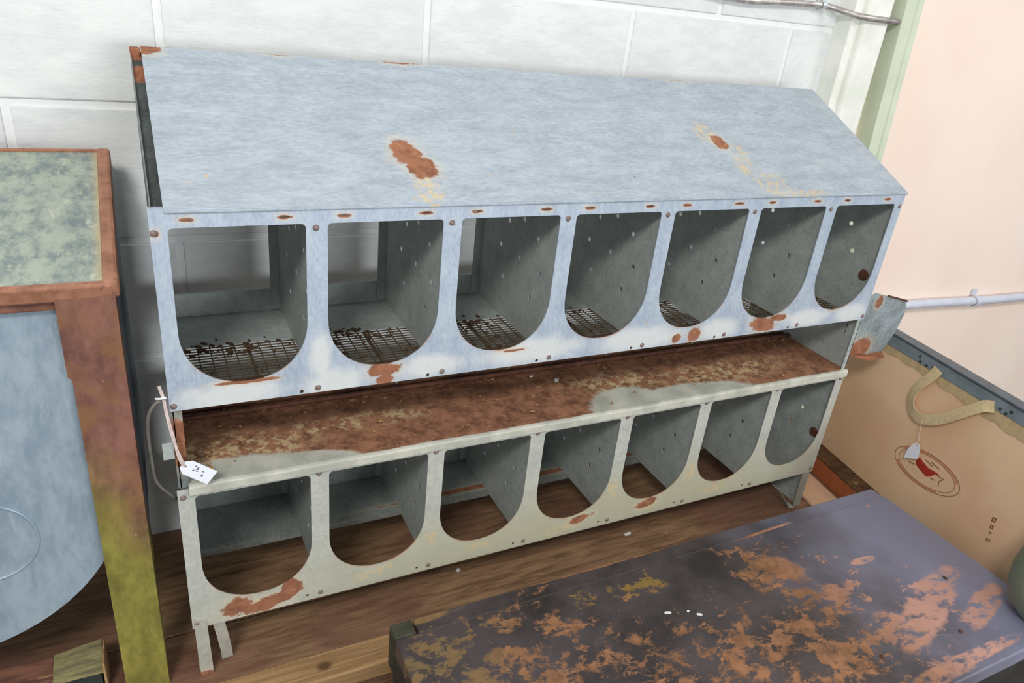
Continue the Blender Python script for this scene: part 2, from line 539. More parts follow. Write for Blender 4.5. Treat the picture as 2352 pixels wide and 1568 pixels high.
gc = m.mix(srgb(172, 172, 160), srgb(200, 199, 184), m.ramp(m.noise(12, 5, 0.6), 0.35, 0.65))
m.bump(m.math('MULTIPLY', m.noise(80, 5, 0.7), m.math('SUBTRACT', 1.0, f)), 0.4, 0.002)
M_TRAY = m.done(m.mix(rc, gc, f), m.math('SUBTRACT', 0.85, m.math('MULTIPLY', f, 0.35)))
m = Mat('rust', 0.85, 0, 0.25)
nn = m.noise(60, 5, 0.7)
m.bump(nn, 0.4, 0.002)
M_RUST = m.done(rust_colour(m, 40))
M_RUSTDARK = plain('dark_rust', srgb(88, 54, 40), 0.85, var=0.35, scale=50, bump=0.3)
M_HOLE = plain('rivet_brown', srgb(132, 114, 108), 0.6, 0.2, 0.25, 80)

nest = thing('nest_box', (0.93, 0.21, BZ), 'long two-tier galvanized metal hen nest box with fourteen arched openings and sloped roof', 'nest box')

# roof
RZ0, RZ1, RD = 0.954, 1.1635, 0.4208
slope = (RZ1 - RZ0) / RD
bm = nb()
def roofp(x, y, up=0.0):
    return Vector((x, y, RZ0 + slope * y + up))
xs0, xs1 = 0.018, XR + 0.004
nxs, nys = 24, 6
grid = []
for j in range(nys + 1):
    y = RD * j / nys
    row = []
    for i in range(nxs + 1):
        x = xs0 + (xs1 - xs0) * i / nxs
        sag = 0.0018 * math.sin(i * 0.9) * math.sin(math.pi * j / nys) - 0.0015 * (1 if j == 0 else 0) * math.sin(i * 1.3)
        row.append(roofp(x, y - 0.002, sag))
    grid.append(row)
top = [[bm.verts.new(p) for p in row] for row in grid]
bot = [[bm.verts.new(p - Vector((0, 0, 0.0025))) for p in row] for row in grid]
for j in range(nys):
    for i in range(nxs):
        bm.faces.new((top[j][i], top[j][i + 1], top[j + 1][i + 1], top[j + 1][i]))
        bm.faces.new((bot[j][i], bot[j + 1][i], bot[j + 1][i + 1], bot[j][i + 1]))
for i in range(nxs):
    bm.faces.new((top[0][i], bot[0][i], bot[0][i + 1], top[0][i + 1]))
    bm.faces.new((top[nys][i], top[nys][i + 1], bot[nys][i + 1], bot[nys][i]))
for j in range(nys):
    bm.faces.new((top[j][0], top[j + 1][0], bot[j + 1][0], bot[j][0]))
    bm.faces.new((top[j][nxs], bot[j][nxs], bot[j + 1][nxs], top[j + 1][nxs]))
# hem: a folded-under front edge and a short back turn-down
box(bm, (xs0, -0.004, RZ0 - 0.006), (xs1, 0.004, RZ0 - 0.0012), 0.001, 1)
obj('roof', bm, M_ROOF, nest)

# front panels with arched openings
def arch(x0, x1, ztop, zbot, rc=0.008):
    r = (x1 - x0) / 2
    cx = (x0 + x1) / 2
    zc = zbot + r * 1.02
    pts = []
    for k in range(29):
        a = math.pi + math.pi * k / 28
        ca, sa = math.cos(a), math.sin(a)
        # slightly squared half circle
        e = 0.93
        pts.append((cx + r * math.copysign(abs(ca) ** e, ca), zc + (zc - zbot) * math.copysign(abs(sa) ** e, sa)))
    for k in range(4):
        a = math.pi / 2 * k / 3
        pts.append((x1 - rc + rc * math.cos(a), ztop - rc + rc * math.sin(a)))
    for k in range(4):
        a = math.pi / 2 + math.pi / 2 * k / 3
        pts.append((x0 + rc + rc * math.cos(a), ztop - rc + rc * math.sin(a)))
    return pts

holes_up = [arch(i * P + 0.021, (i + 1) * P - 0.018, 0.922, 0.617) for i in range(NX)]
holes_up += [circ(i * P - 0.032, 0.578, 0.0042, 8) for i in range(1, NX)]
for i in range(NX):
    for dx in (0.052, 0.210):
        holes_up.append([(i * P + dx - 0.008, 0.9345), (i * P + dx + 0.008, 0.935), (i * P + dx + 0.008, 0.937), (i * P + dx - 0.008, 0.9365)])
FY = 0.0
fmap = lambda a, b: Vector((a, FY, b))
bm = plate(nb(), [(-0.006, 0.572), (XR, 0.572), (XR, 0.953), (-0.006, 0.953)], holes_up, fmap, (0, 0.0022, 0))
box(bm, (-0.006, 0.0, 0.953), (XR, 0.018, 0.9545))                # top fold
front_up = obj('front_panel', bm, M_FRONT_UP, nest)
tag(front_up, 'bluish grey upper front panel with seven openings')
holes_lo = [arch(i * P + 0.021, (i + 1) * P - 0.018, 0.372, 0.080) for i in range(NX)]
holes_lo += [circ(i * P - 0.030, 0.037, 0.0038, 8) for i in range(1, NX)]
bm = plate(nb(), [(-0.010, 0.022), (XR, 0.022), (XR, 0.392), (-0.010, 0.392)], holes_lo, fmap, (0, 0.0022, 0))
front_lo = obj('front_panel', bm, M_FRONT_LOW, nest)
tag(front_lo, 'stained, light-tinted olive grey lower front panel with seven openings')

def rivet(x, z, par, r=0.0062):
    bm = nb()
    prof = [(0.0, -0.0035), (r * 0.6, -0.003), (r, -0.0008), (r, 0.0)]
    rings = []
    for rr, d in prof:
        if rr == 0:
            rings.append([bm.verts.new((x, d, z))])
        else:
            rings.append([bm.verts.new((x + rr * math.cos(k * math.pi / 5), d, z + rr * math.sin(k * math.pi / 5))) for k in range(10)])
    for k in range(10):
        bm.faces.new((rings[0][0], rings[1][k], rings[1][(k + 1) % 10]))
        for q in (1, 2):
            bm.faces.new((rings[q][k], rings[q][(k + 1) % 10], rings[q + 1][(k + 1) % 10], rings[q + 1][k]))
    return obj('rivet', bm, M_HOLE, par, True)
rv = rivet(0.0, 0.9141, front_up)
for i in range(1, NX + 1):
    dup(rv, (i * P + (0.003 if i == 7 else 0), 0, 0))
for i in range(NX + 1):
    dup(rv, (i * P + (0.001 if i == 0 else 0) + (0.003 if i == 7 else 0), 0, 0.5825 - 0.9141))
rv2 = rivet(0.0, 0.3733, front_lo)
tops = list(range(1, NX + 1))
for i in tops:
    dup(rv2, (i * P, 0, 0))
for i in range(NX + 1):
    dup(rv2, (i * P, 0, 0.0375 - 0.3733))

# dividers
hol = [(0.30, 0.757), (0.115, 0.831), (0.195, 0.757), (0.27, 0.681), (0.092, 0.755), (0.124, 0.682), (0.266, 0.829), (0.19, 0.855)]
bm = plate(nb(), [(0.004, 0.576), (0.42, 0.576), (0.42, 1.145), (0.004, 0.940)], [circ(a, b, 0.0062, 10) for a, b in hol],
           lambda a, b: Vector((P, a, b)), (0.0015, 0, 0))
box(bm, (P - 0.020, 0.4185, 0.576), (P, 0.42, 1.14))
box(bm, (P - 0.0001, 0.0035, 0.60), (P + 0.014, 0.005, 0.93))
d_up = obj('divider', bm, M_INNER, nest)
for i in range(2, NX):
    dup(d_up, ((i - 1) * P, 0, 0))
bm = plate(nb(), [(0.004, 0.03), (0.40, 0.03), (0.40, 0.395), (0.004, 0.395)], [circ(a, b - 0.545, 0.006, 10) for a, b in hol],
           lambda a, b: Vector((P, a, b)), (0.0015, 0, 0))
box(bm, (P - 0.018, 0.3985, 0.03), (P, 0.40, 0.395))
d_lo = obj('divider', bm, M_INNER, nest)
for i in range(2, NX):
    dup(d_lo, ((i - 1) * P, 0, 0))

# end panels (with turned front flanges and a dark strip painting the gap shade under the roof edge)
prof = [(0.003, BZ + 0.002), (0.43, BZ + 0.002), (0.43, 1.160), (0.42, 1.160), (0.003, 0.952)]
eh = [circ(0.135, 0.824, 0.007, 10), circ(0.104, 0.750, 0.007, 10), circ(0.133, 0.138, 0.006, 10), circ(0.103, 0.210, 0.006, 10)]
bm = plate(nb(), prof, [], lambda a, b: Vector((-0.002, a, b)), (0.002, 0, 0))
box(bm, (-0.006, 0.003, 0.395), (0.014, 0.0048, 0.573))
obj('end_panel', bm, M_END, nest)
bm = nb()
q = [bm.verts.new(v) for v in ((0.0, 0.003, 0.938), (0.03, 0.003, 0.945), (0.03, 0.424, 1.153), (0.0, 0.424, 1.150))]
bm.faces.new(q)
o = obj('gap_shade_strip', bm, galv('shade_dark_strip', srgb(44, 48, 48), srgb(82, 90, 86), [(0.415, 1.15, 0.02, 0.02), (0.355, 1.12, 0.03, 0.02)], 'yz', rough=0.6, metal=0.1, halo=False), nest)  # rusted strip; shade of the open roof-edge gap put into its dark colour
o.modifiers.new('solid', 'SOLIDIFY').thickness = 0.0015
obj('corner_cap', box(nb(), (-0.002, 0.405, 1.135), (0.016, 0.43, 1.160), 0.002), M_RUST, nest)
bm = plate(nb(), prof, eh, lambda a, b: Vector((XR - 0.006, a, b)), (0.002, 0, 0))
box(bm, (XR - 0.02, 0.003, 0.395), (XR - 0.004, 0.0048, 0.573))
obj('end_panel', bm, M_INNER, nest)
for (y, z, r) in ((0.041, 0.696, 0.017), (0.034, 0.156, 0.016)):
    bm = nb()
    a = [bm.verts.new((XR - 0.0065, y + r * math.cos(k * math.pi / 8), z + r * math.sin(k * math.pi / 8))) for k in range(16)]
    b = [bm.verts.new((XR - 0.012, y + r * 0.8 * math.cos(k * math.pi / 8), z + r * 0.8 * math.sin(k * math.pi / 8))) for k in range(16)]
    bm.faces.new(b)
    bm.faces.new(a[::-1])
    for k in range(16):
        bm.faces.new((a[k], a[(k + 1) % 16], b[(k + 1) % 16], b[k]))
    tag(obj('bolt_head', bm, M_RUSTDARK, nest), 'dark rusted round bolt head')

# floors: wire mesh in front, sheet behind
FZ = 0.574
bm = nb()
k = 0
y = 0.006
while y < 0.256:
    box(bm, (0.0, y - 0.0011, FZ - 0.0011), (XR - 0.008, y + 0.0011, FZ + 0.0011))
    y += 0.0125
x = 0.012
while x < XR - 0.01:
    box(bm, (x - 0.0011, 0.004, FZ - 0.0033), (x + 0.0011, 0.256, FZ - 0.0011))
    x += 0.025
for i in range(NX):
    xx = i * P + 0.165
    box(bm, (xx - 0.003, 0.004, FZ - 0.009), (xx + 0.003, 0.256, FZ - 0.0033))
obj('wire_floor', bm, plain('rusty_wire', srgb(96, 84, 66), 0.7, 0.3, 0.35, 60), nest)
bm = nb()
box(bm, (-0.004, 0.255, FZ - 0.002), (XR - 0.008, 0.424, FZ + 0.0005))
box(bm, (-0.004, 0.422, FZ), (XR - 0.008, 0.4235, 0.632))
box(bm, (-0.004, 0.417, 0.629), (XR - 0.008, 0.4235, 0.6325))
obj('floor_sheet', bm, M_INNER, nest)
m_flow = galv('lower_floor_sheet', srgb(120, 128, 124), srgb(160, 166, 160), [(0.9, 0.262, 0.4, 0.010), (1.4, 0.265, 0.2, 0.008)], 'xy', rough=0.55, metal=0.2, spots=False)
bm = nb()
box(bm, (-0.004, 0.245, 0.026), (XR - 0.008, 0.40, 0.0285))
box(bm, (-0.004, 0.240, 0.006), (XR - 0.008, 0.246, 0.027))
box(bm, (-0.004, 0.401, 0.026), (XR - 0.008, 0.4025, 0.16))
obj('floor_sheet', bm, m_flow, nest)

# rusted tray roof of the lower tier
bm = nb()
tp = [(-0.0035, 0.378), (-0.0065, 0.380), (-0.0068, 0.396), (-0.005, 0.4005), (0.0, 0.4025), (0.10, 0.404), (0.22, 0.405), (0.40, 0.407)]
NXT = 30
rows = []
for (yy, zz) in tp:
    rows.append([bm.verts.new((0.012 + (XR - 0.020 - 0.012 + 0.022) * i / NXT, yy, zz + 0.001 * math.sin(i * 1.7 + yy * 40))) for i in range(NXT + 1)])
for j in range(len(tp) - 1):
    for i in range(NXT):
        bm.faces.new((rows[j][i], rows[j][i + 1], rows[j + 1][i + 1], rows[j + 1][i]))
o = obj('tray', bm, M_TRAY, nest)
sm = o.modifiers.new('solid', 'SOLIDIFY'); sm.thickness = 0.0018; sm.offset = -1
tag(o, 'rust-covered tray between the two tiers')
obj('rod', tube(nb(), spline([(0.0, 0.235, 0.411), (0.6, 0.238, 0.412), (1.2, 0.236, 0.412), (XR - 0.01, 0.232, 0.412)], 4), 0.006, 8), M_RUSTDARK, nest, True)
obj('rod', tube(nb(), [(0.0, 0.262, 0.409), (XR - 0.01, 0.260, 0.409)], 0.003, 6), M_RUSTDARK, nest, True)

# hanger bracket on the right end
m_br = galv('bracket_metal', srgb(120, 128, 128), srgb(170, 180, 184), [(1.975, 0.60, 0.016, 0.020), (1.955, 0.445, 0.045, 0.035)], 'xz', rough=0.5, metal=0.25)
by = 0.040
bm = plate(nb(), [(1.862, 0.610), (1.947, 0.632), (2.107, 0.592), (2.118, 0.548), (2.104, 0.482), (2.072, 0.420), (1.99, 0.418), (1.885, 0.446), (1.862, 0.50)], [],
           lambda a, b: Vector((a, by, b)), (0, 0.002, 0))
tag(obj('hanger_bracket', bm, m_br, nest), 'bent grey and rusted bracket on the right end')
bm = nb()
vv = [(1.885, by, 0.447), (1.99, by, 0.419), (2.072, by, 0.421), (2.055, by - 0.024, 0.412), (1.985, by - 0.024, 0.410), (1.895, by - 0.018, 0.438)]
a = [bm.verts.new(v) for v in vv]
b = [bm.verts.new(Vector(v) - Vector((0, 0, 0.002))) for v in vv]
bm.faces.new(a); bm.faces.new(b[::-1])
for k in range(6):
    bm.faces.new((a[k], a[(k + 1) % 6], b[(k + 1) % 6], b[k]))
obj('bracket_lip', bm, M_RUST, nest)
obj('bracket_hem', ribbon(nb(), [Vector((2.005, by - 0.001, 0.6185)), Vector((2.106, by - 0.001, 0.593))], (0, 1, 0), 0.006, 0.005), M_RUSTDARK, nest)

# small tab and wire bail on the left end
obj('bracket_tab', box(nb(), (-0.026, -0.004, 0.470), (-0.006, -0.001, 0.507), 0.001), M_INNER, nest)
M_WIRE = plain('dull_wire', srgb(120, 116, 108), 0.5, 0.4, 0.2)
obj('wire_bail', tube(nb(), spline([(-0.012, 0.0, 0.596), (-0.027, 0.0, 0.594), (-0.041, 0.0, 0.572), (-0.046, 0.005, 0.53), (-0.046, 0.01, 0.47), (-0.042, 0.015, 0.41), (-0.012, 0.02, 0.36)], 8), 0.0034, 8), M_WIRE, nest, True)
# straps / feet
M_STRAP = galv('strap_metal', srgb(160, 160, 150), srgb(196, 194, 180), [(0.005, -0.115, 0.02, 0.008)], 'xz', rough=0.5, metal=0.2)
def strap(pts, w, wv=(1, 0, 0)):
    return obj('foot_strap', ribbon(nb(), [Vector(p) for p in pts], wv, w, 0.0025), M_STRAP, nest)
strap([(0.006, -0.001, 0.045), (0.008, -0.002, -0.03), (0.010, -0.003, BZ + 0.0025)], 0.026)
strap([(0.040, 0.004, 0.04), (0.048, 0.010, -0.02), (0.054, 0.020, -0.08), (0.056, 0.028, BZ + 0.004)], 0.024)
strap([(-0.004, 0.004, 0.05), (-0.004, 0.004, BZ + 0.0025)], 0.010, (0, 1, 0))
strap([(XR - 0.020, 0.006, 0.04), (XR - 0.012, 0.006, BZ + 0.0025)], 0.03)
strap([(XR - 0.12, 0.02, -0.03), (XR - 0.05, 0.015, BZ + 0.0045), (XR - 0.03, 0.012, BZ + 0.0045)], 0.03, (0, 1, 0))

# straw, dirt and droppings on the wire floor
bm = nb()
for k in range(420):
    i = random.randrange(NX)
    if random.random() < 0.65:
        x = i * P + random.gauss(0.12, 0.055)
        y = random.gauss(0.235, 0.02)
    else:
        x = i * P + random.uniform(0.01, 0.255)
        y = random.uniform(0.02, 0.25)
    x = min(max(x, i * P + 0.008), (i + 1) * P - 0.01)
    y = min(max(y, 0.01), 0.40)
    s = random.uniform(0.002, 0.006)
    mt = Matrix.Translation((x, y, FZ + 0.002)) @ Matrix.Rotation(random.uniform(0, 6), 4, 'Z') @ Matrix.Diagonal((s * random.uniform(0.8, 2.6), s, s * 0.6, 1))
    bmesh.ops.create_icosphere(bm, subdivisions=1, radius=1.0, matrix=mt)
tag(obj('litter', bm, plain('dry_litter', srgb(84, 64, 44), 0.9, var=0.5, scale=70), nest), 'dry brown litter scattered on the wire floor', kind='stuff')
# crumbs of dry droppings on the tray
bm = nb()
for k in range(240):
    x = random.uniform(0.03, XR - 0.05)
    y = random.uniform(0.17, 0.39) if random.random() < 0.8 else random.uniform(0.02, 0.17)
    s = random.uniform(0.0015, 0.005)
    mt = Matrix.Translation((x, y, 0.4075)) @ Matrix.Rotation(random.uniform(0, 6), 4, 'Z') @ Matrix.Diagonal((s * random.uniform(0.8, 2.2), s, s * 0.5, 1))
    bmesh.ops.create_icosphere(bm, subdivisions=1, radius=1.0, matrix=mt)
tag(obj('crumbs', bm, plain('dry_crumbs', srgb(150, 116, 76), 0.9, var=0.5, scale=40), nest), 'pale dry crumbs on the rusty tray', kind='stuff')

# ------------------------------------------------------------------ price tag on the nest box
M_PAPER = plain('white_paper', srgb(236, 238, 246), 0.7, var=0.02)
M_INK = plain('ink', srgb(40, 42, 60), 0.6, var=0.1)
M_STRING = plain('tag_string', srgb(206, 188, 182), 0.8, var=0.12, scale=120)
t = thing('price_tag', (0.02, -0.02, 0.414), 'white paper price tag with ink marks tied to the nest box left end', 'tag')
ty = -0.019
A, B = Vector((0.004, ty, 0.464)), Vector((0.050, ty - 0.002, 0.428))
L = (B - A)
ux = L.normalized()
uz = Vector((0, -1, 0)).cross(ux)
if uz.z < 0:
    uz = -uz
def tg(a, b, d=0.0):
    return A + ux * a + uz * b + Vector((0, d, 0))
LL = L.length + 0.006
bm = plate(nb(), [(0.0, -0.008), (0.012, -0.0165), (LL, -0.0165), (LL, 0.0165), (0.012, 0.0165), (0.0, 0.008)], [circ(0.007, 0, 0.0025, 8)], tg, (0, 0.0007, 0))
paper = obj('paper', bm, M_PAPER, t)
strokes = [[(0.022, 0.009), (0.0245, 0.010)], [(0.0275, 0.007), (0.030, 0.0085), (0.031, 0.006), (0.028, 0.003)], [(0.0225, -0.001), (0.0255, 0.0005)], [(0.029, 0.0), (0.0325, 0.001)],
           [(0.040, 0.004), (0.0435, 0.005)], [(0.042, -0.004), (0.045, -0.002), (0.046, -0.005), (0.043, -0.006)]]
for s_ in strokes:
    obj('ink_mark', tube(nb(), [tg(a, b, -0.0004) for a, b in s_], 0.0009, 5), M_INK, paper)
sp = spline([(-0.019, -0.011, 0.634), (-0.014, -0.011, 0.606), (-0.0115, -0.011, 0.572), (-0.006, -0.014, 0.53), (0.001, -0.018, 0.480), (0.008, ty - 0.001, 0.462)], 8)
obj('string', ribbon(nb(), sp, (1, 0, 0.1), 0.0055, 0.002), M_STRING, t)
sp = spline([(-0.013, -0.009, 0.604), (-0.0135, -0.009, 0.59), (-0.008, -0.016, 0.532), (0.005, ty - 0.002, 0.478), (0.009, ty - 0.001, 0.461)], 8)
obj('string', ribbon(nb(), sp, (1, 0, 0.1), 0.003, 0.002), M_STRING, t)
obj('knot', tube(nb(), spline([(-0.027, -0.009, 0.6085), (-0.020, -0.014, 0.610), (-0.012, -0.014, 0.611), (-0.010, -0.010, 0.607)], 5), 0.0022, 6), M_PAPER, t, True)

# ------------------------------------------------------------------ machine on the left
m = Mat('green_patina_sheet', 0.5, 0.15, 0.4)
n1 = m.noise(18, 7, 0.72, (1.6, 1, 0.7))
c = m.mix(srgb(118, 130, 130), srgb(168, 176, 160), m.ramp(n1, 0.34, 0.62))
c = m.mix(c, srgb(206, 206, 180), m.ramp(m.noise(26, 5, 0.7, (2, 1, 0.5), off=(3, 3, 3)), 0.56, 0.72, 0, 0.7))
c = m.mix(c, srgb(70, 88, 96), m.ramp(m.noise(40, 4, 0.6, off=(1, 9, 3)), 0.66, 0.74, 0, 0.5))
edge = m.ramp(m.math('ADD', m.axis(0), m.math('MULTIPLY', m.noise(40, 4, 0.6), 0.02)), -0.090, -0.070)
c = m.mix(c, srgb(196, 176, 128), m.math('MULTIPLY', edge, 0.7))
M_PATINA = m.done(c)
m = Mat('brown_frame', 0.6, 0, 0.35)
n1 = m.noise(30, 5, 0.65)
c = m.mix(srgb(138, 94, 72), srgb(172, 122, 96), m.ramp(n1, 0.3, 0.7))
c = m.mix(c, srgb(92, 52, 36), m.ramp(m.noise(60, 4, 0.6, off=(4, 4, 1)), 0.6, 0.72, 0, 0.6))
M_FRAME = m.done(c)
m = Mat('rust_to_green_post', 0.55, 0.0, 0.4)
n1 = m.noise(16, 6, 0.7, (1, 1, 0.5))
r_ = m.mix(srgb(98, 62, 54), srgb(140, 96, 82), m.ramp(n1, 0.33, 0.66))
r_ = m.mix(r_, srgb(132, 94, 58), m.ramp(m.noise(10, 4, 0.6, off=(3, 5, 1)), 0.45, 0.62, 0, 0.7))
g_ = m.mix(srgb(108, 102, 46), srgb(146, 138, 64), m.ramp(n1, 0.33, 0.66))
hz = m.math('ADD', m.axis(2), m.math('MULTIPLY', m.math('SUBTRACT', m.noise(7, 5, 0.6, (1.5, 1, 0.6)), 0.5), 0.5))
hx = m.math('MULTIPLY', m.math('ADD', m.axis(0), 0.11), 1.6)
f = m.ramp(m.math('ADD', hz, hx), 0.52, 0.22)
c = m.mix(r_, g_, f)
c = m.mix(c, srgb(214, 200, 160), m.ramp(m.noise(70, 3, 0.5, off=(2, 7, 1)), 0.70, 0.76, 0, 0.55))
M_POST = m.done(c)
m = Mat('blue_grey_zinc', 0.42, 0.3, 0.5)
n1 = m.noise(16, 7, 0.7, (1.8, 1, 0.7))
c = m.mix(srgb(142, 160, 174), srgb(170, 186, 198), m.ramp(n1, 0.32, 0.66))
c = m.mix(c, srgb(206, 214, 216), m.ramp(m.noise(18, 4, 0.6, (2.5, 1, 0.4), off=(3, 2, 6)), 0.58, 0.72, 0, 0.5))
M_ZINC = m.done(c)

mach = thing('grain_hopper_machine', (-0.44, 0.1, BZ), 'rusty brown framed machine with sloped green-grey lid and rounded zinc drum end', 'machine')
MX0, MX1 = -0.815, -0.060
# sloped lid: bottom edge at y=0, top at y=0.25
lb, lt = Vector((0, -0.004, 0.832)), Vector((0, 0.455, 0.9535))
ld = (lt - lb)
ll = ld.length
ldir = ld.normalized()
lnor = Vector((0, -ldir.z, ldir.y))
def lid(x, s, h):
    p = lb + ldir * s + lnor * h
    return Vector((x, p.y, p.z))
def lidbox(x0, x1, s0, s1, h0, h1, bev=0.002):
    bm = nb()
    box(bm, (x0, s0, h0), (x1, s1, h1), bev)
    for v in bm.verts:
        v.co = lid(v.co.x, v.co.y, v.co.z)
    return bm
obj('lid_panel', lidbox(MX0 + 0.015, MX1 - 0.021, 0.012, ll - 0.006, -0.012, -0.004), M_PATINA, mach)
obj('lid_frame_side', lidbox(MX1 - 0.024, MX1, 0.0, ll, -0.03, 0.004, 0.006), M_FRAME, mach)
obj('lid_frame_side', lidbox(MX0, MX0 + 0.024, 0.0, ll, -0.03, 0.004, 0.006), M_FRAME, mach)
obj('lid_frame_top', lidbox(MX0 + 0.02, MX1 - 0.02, ll - 0.008, ll, -0.03, 0.001, 0.002), M_FRAME, mach)
obj('lid_frame_bottom', lidbox(MX0 + 0.02, MX1 - 0.01, -0.002, 0.014, -0.03, 0.000, 0.004), M_FRAME, mach)
# body box behind / below the lid
bm = plate(nb(), [(0.03, 0.24), (0.515, 0.24), (0.515, 0.915), (0.42, 0.928), (0.03, 0.815)], [], lambda a, b: Vector((MX1 - 0.012, a, b)), (0.004, 0, 0))
obj('side_panel', bm, plain('dark_zinc', srgb(120, 132, 142), 0.5, 0.25, 0.15), mach)
bm = plate(nb(), [(0.03, 0.24), (0.515, 0.24), (0.515, 0.915), (0.42, 0.928), (0.03, 0.815)], [], lambda a, b: Vector((MX0 + 0.010, a, b)), (0.004, 0, 0))
obj('side_panel', bm, plain('dark_zinc_b', srgb(120, 132, 142), 0.5, 0.25, 0.15), mach)
obj('back_panel', box(nb(), (MX0 + 0.01, 0.512, 0.24), (MX1 - 0.01, 0.516, 0.915)), M_ZINC, mach)
obj('apron', box(nb(), (MX0 + 0.01, 0.012, 0.785), (MX1 - 0.085, 0.030, 0.822), 0.003), M_POST, mach)
# posts
PX0, PX1 = -0.156, -0.068
bm = plate(nb(), [(PX0 + 0.006, BZ + 0.002), (PX1, BZ + 0.002), (PX1, 0.822), (PX0, 0.822), (PX0, 0.665), (PX0 + 0.006, 0.66)], [], lambda a, b: Vector((a, 0.0, b)), (0, 0.006, 0))
box(bm, (PX1 - 0.006, 0.006, BZ + 0.002), (PX1, 0.060, 0.822))
obj('post', bm, M_POST, mach)
bm = nb()
box(bm, (MX0 + 0.008, 0.0, BZ + 0.002), (MX0 + 0.09, 0.006, 0.822))
box(bm, (MX0 + 0.008, 0.006, BZ + 0.002), (MX0 + 0.014, 0.06, 0.822))
obj('post', bm, M_POST, mach)
for x in (MX0 + 0.01, MX1 - 0.07):
    obj('post', box(nb(), (x, 0.42, BZ + 0.002), (x + 0.05, 0.44, 0.31)), M_POST, mach)
# drum end plate with rounded bottom
cx, cz, R_ = -0.437, 0.41, 0.332
ang = math.asin((0.437 - 0.150) / R_)
out = [(-0.150, 0.790)]
arc = [(cx + R_ * math.sin(ang - 2 * ang * k / 30), cz - R_ * math.cos(ang - 2 * ang * k / 30)) for k in range(31)]
out += arc + [(cx - (0.437 - 0.150), 0.790)]
bm = plate(nb(), out, [], lambda a, b: Vector((a, 0.026, b)), (0, 0.004, 0))
drum_front = obj('drum_end', bm, M_ZINC, mach)
bm = nb()
ringp = [Vector((-0.335 + 0.085 * math.cos(a), 0.0262, 0.33 + 0.085 * math.sin(a))) for a in [k * 2 * math.pi / 40 for k in range(41)]]
tube(bm, ringp, 0.003, 6, False)
obj('pressed_ring', bm, M_ZINC, drum_front, True)
bm = nb()
ra = [[bm.verts.new((p[0], yy, p[1])) for p in arc] for yy in (0.03, 0.51)]
for k in range(30):
    bm.faces.new((ra[0][k], ra[0][k + 1], ra[1][k + 1], ra[1][k]))
o = obj('drum_shell', bm, M_ZINC, mach, True)
o.modifiers.new('solid', 'SOLIDIFY').thickness = 0.003

# ------------------------------------------------------------------ small worn box under the machine
m = Mat('worn_red_brown', 0.6, 0, 0.4)
n1 = m.noise(10, 5, 0.65, (0.7, 4, 4))
c = m.mix(srgb(86, 58, 46), srgb(140, 96, 76), m.ramp(n1, 0.32, 0.66))
c = m.mix(c, srgb(206, 150, 112), m.ramp(m.noise(24, 4, 0.6, (0.4, 3, 3), off=(3, 1, 1)), 0.60, 0.72, 0, 0.6))
M_REDBOX = m.done(c)
m = Mat('worn_olive', 0.6, 0, 0.4)
n1 = m.noise(22, 5, 0.65, (0.6, 3, 3))
c = m.mix(srgb(104, 98, 70), srgb(150, 142, 98), m.ramp(n1, 0.32, 0.66))
M_OLIVE = m.done(c)
M_DKGREEN = plain('dark_green_paint', srgb(44, 54, 52), 0.55, var=0.3, scale=14)
t = thing('worn_wooden_box', (-0.45, 0.04, BZ), 'small worn red-brown and olive wooden box under the machine', 'box')
TZ = -0.052
obj('body', box(nb(), (-0.72, 0.036, BZ + 0.002), (-0.196, 0.098, TZ - 0.016), 0.003), M_DKGREEN, t)
obj('lid_board', box(nb(), (-0.725, 0.032, TZ - 0.016), (-0.282, 0.100, TZ), 0.004), M_REDBOX, t)
bm = nb()
px = [(-0.283, 0.0), (-0.262, 0.003), (-0.232, 0.010), (-0.222, 0.0095), (-0.205, 0.012), (-0.192, 0.014)]
for k, (x, dz) in enumerate(px):
    pass
f1 = [bm.verts.new((x, 0.032, TZ - 0.016)) for x, d in px]
f2 = [bm.verts.new((x, 0.032, TZ - 0.004)) for x, d in px]
f3 = [bm.verts.new((x, 0.064 , TZ + d * 0.3)) for x, d in px]
f4 = [bm.verts.new((x, 0.100, TZ + d)) for x, d in px]
f5 = [bm.verts.new((x, 0.100, TZ - 0.016)) for x, d in px]
ls = [f1, f2, f3, f4, f5]
for a in range(5):
    b = (a + 1) % 5
    for k in range(len(px) - 1):
        bm.faces.new((ls[a][k], ls[a][k + 1], ls[b][k + 1], ls[b][k]))
bm.faces.new([l[0] for l in ls])
bm.faces.new([l[-1] for l in ls][::-1])
obj('end_block', bm, M_OLIVE, t)
obj('corner_strip', box(nb(), (-0.1915, 0.030, BZ + 0.002), (-0.186, 0.101, TZ + 0.010), 0.002), M_PINE, t)

# ------------------------------------------------------------------ old painted chest
m = Mat('worn_slate_paint', 0.42, 0, 0.5)
n1 = m.noise(5, 5, 0.6)
paint = m.mix(srgb(54, 48, 46), srgb(82, 73, 73), m.ramp(n1, 0.35, 0.65))
sheen = m.ramp(m.math('ADD', m.axis(0), m.math('MULTIPLY', m.noise(4, 4, 0.6, off=(3, 3, 3)), 0.6)), 1.60, 2.15)
paint = m.mix(paint, srgb(134, 135, 156), sheen)  # reflected sheen painted in as paler blue towards the right end
n2 = m.noise(13, 9, 0.74, (1.2, 1.6, 1), 0.3, (2, 5, 1))
dens = m.patches([(0.593, -0.39, 0.34, 0.2), (1.2, -0.526, 0.42, 0.16), (1.007, -0.643, 0.6, 0.1), (1.344, -0.371, 0.1, 0.14, 0.3), (0.94, -0.264, 0.13, 0.03)], 'xy', 0.6, 0.35, 5)
thr = m.math('ADD', n2, m.math('MULTIPLY', dens, 0.13))
wear = m.ramp(thr, 0.605, 0.675)
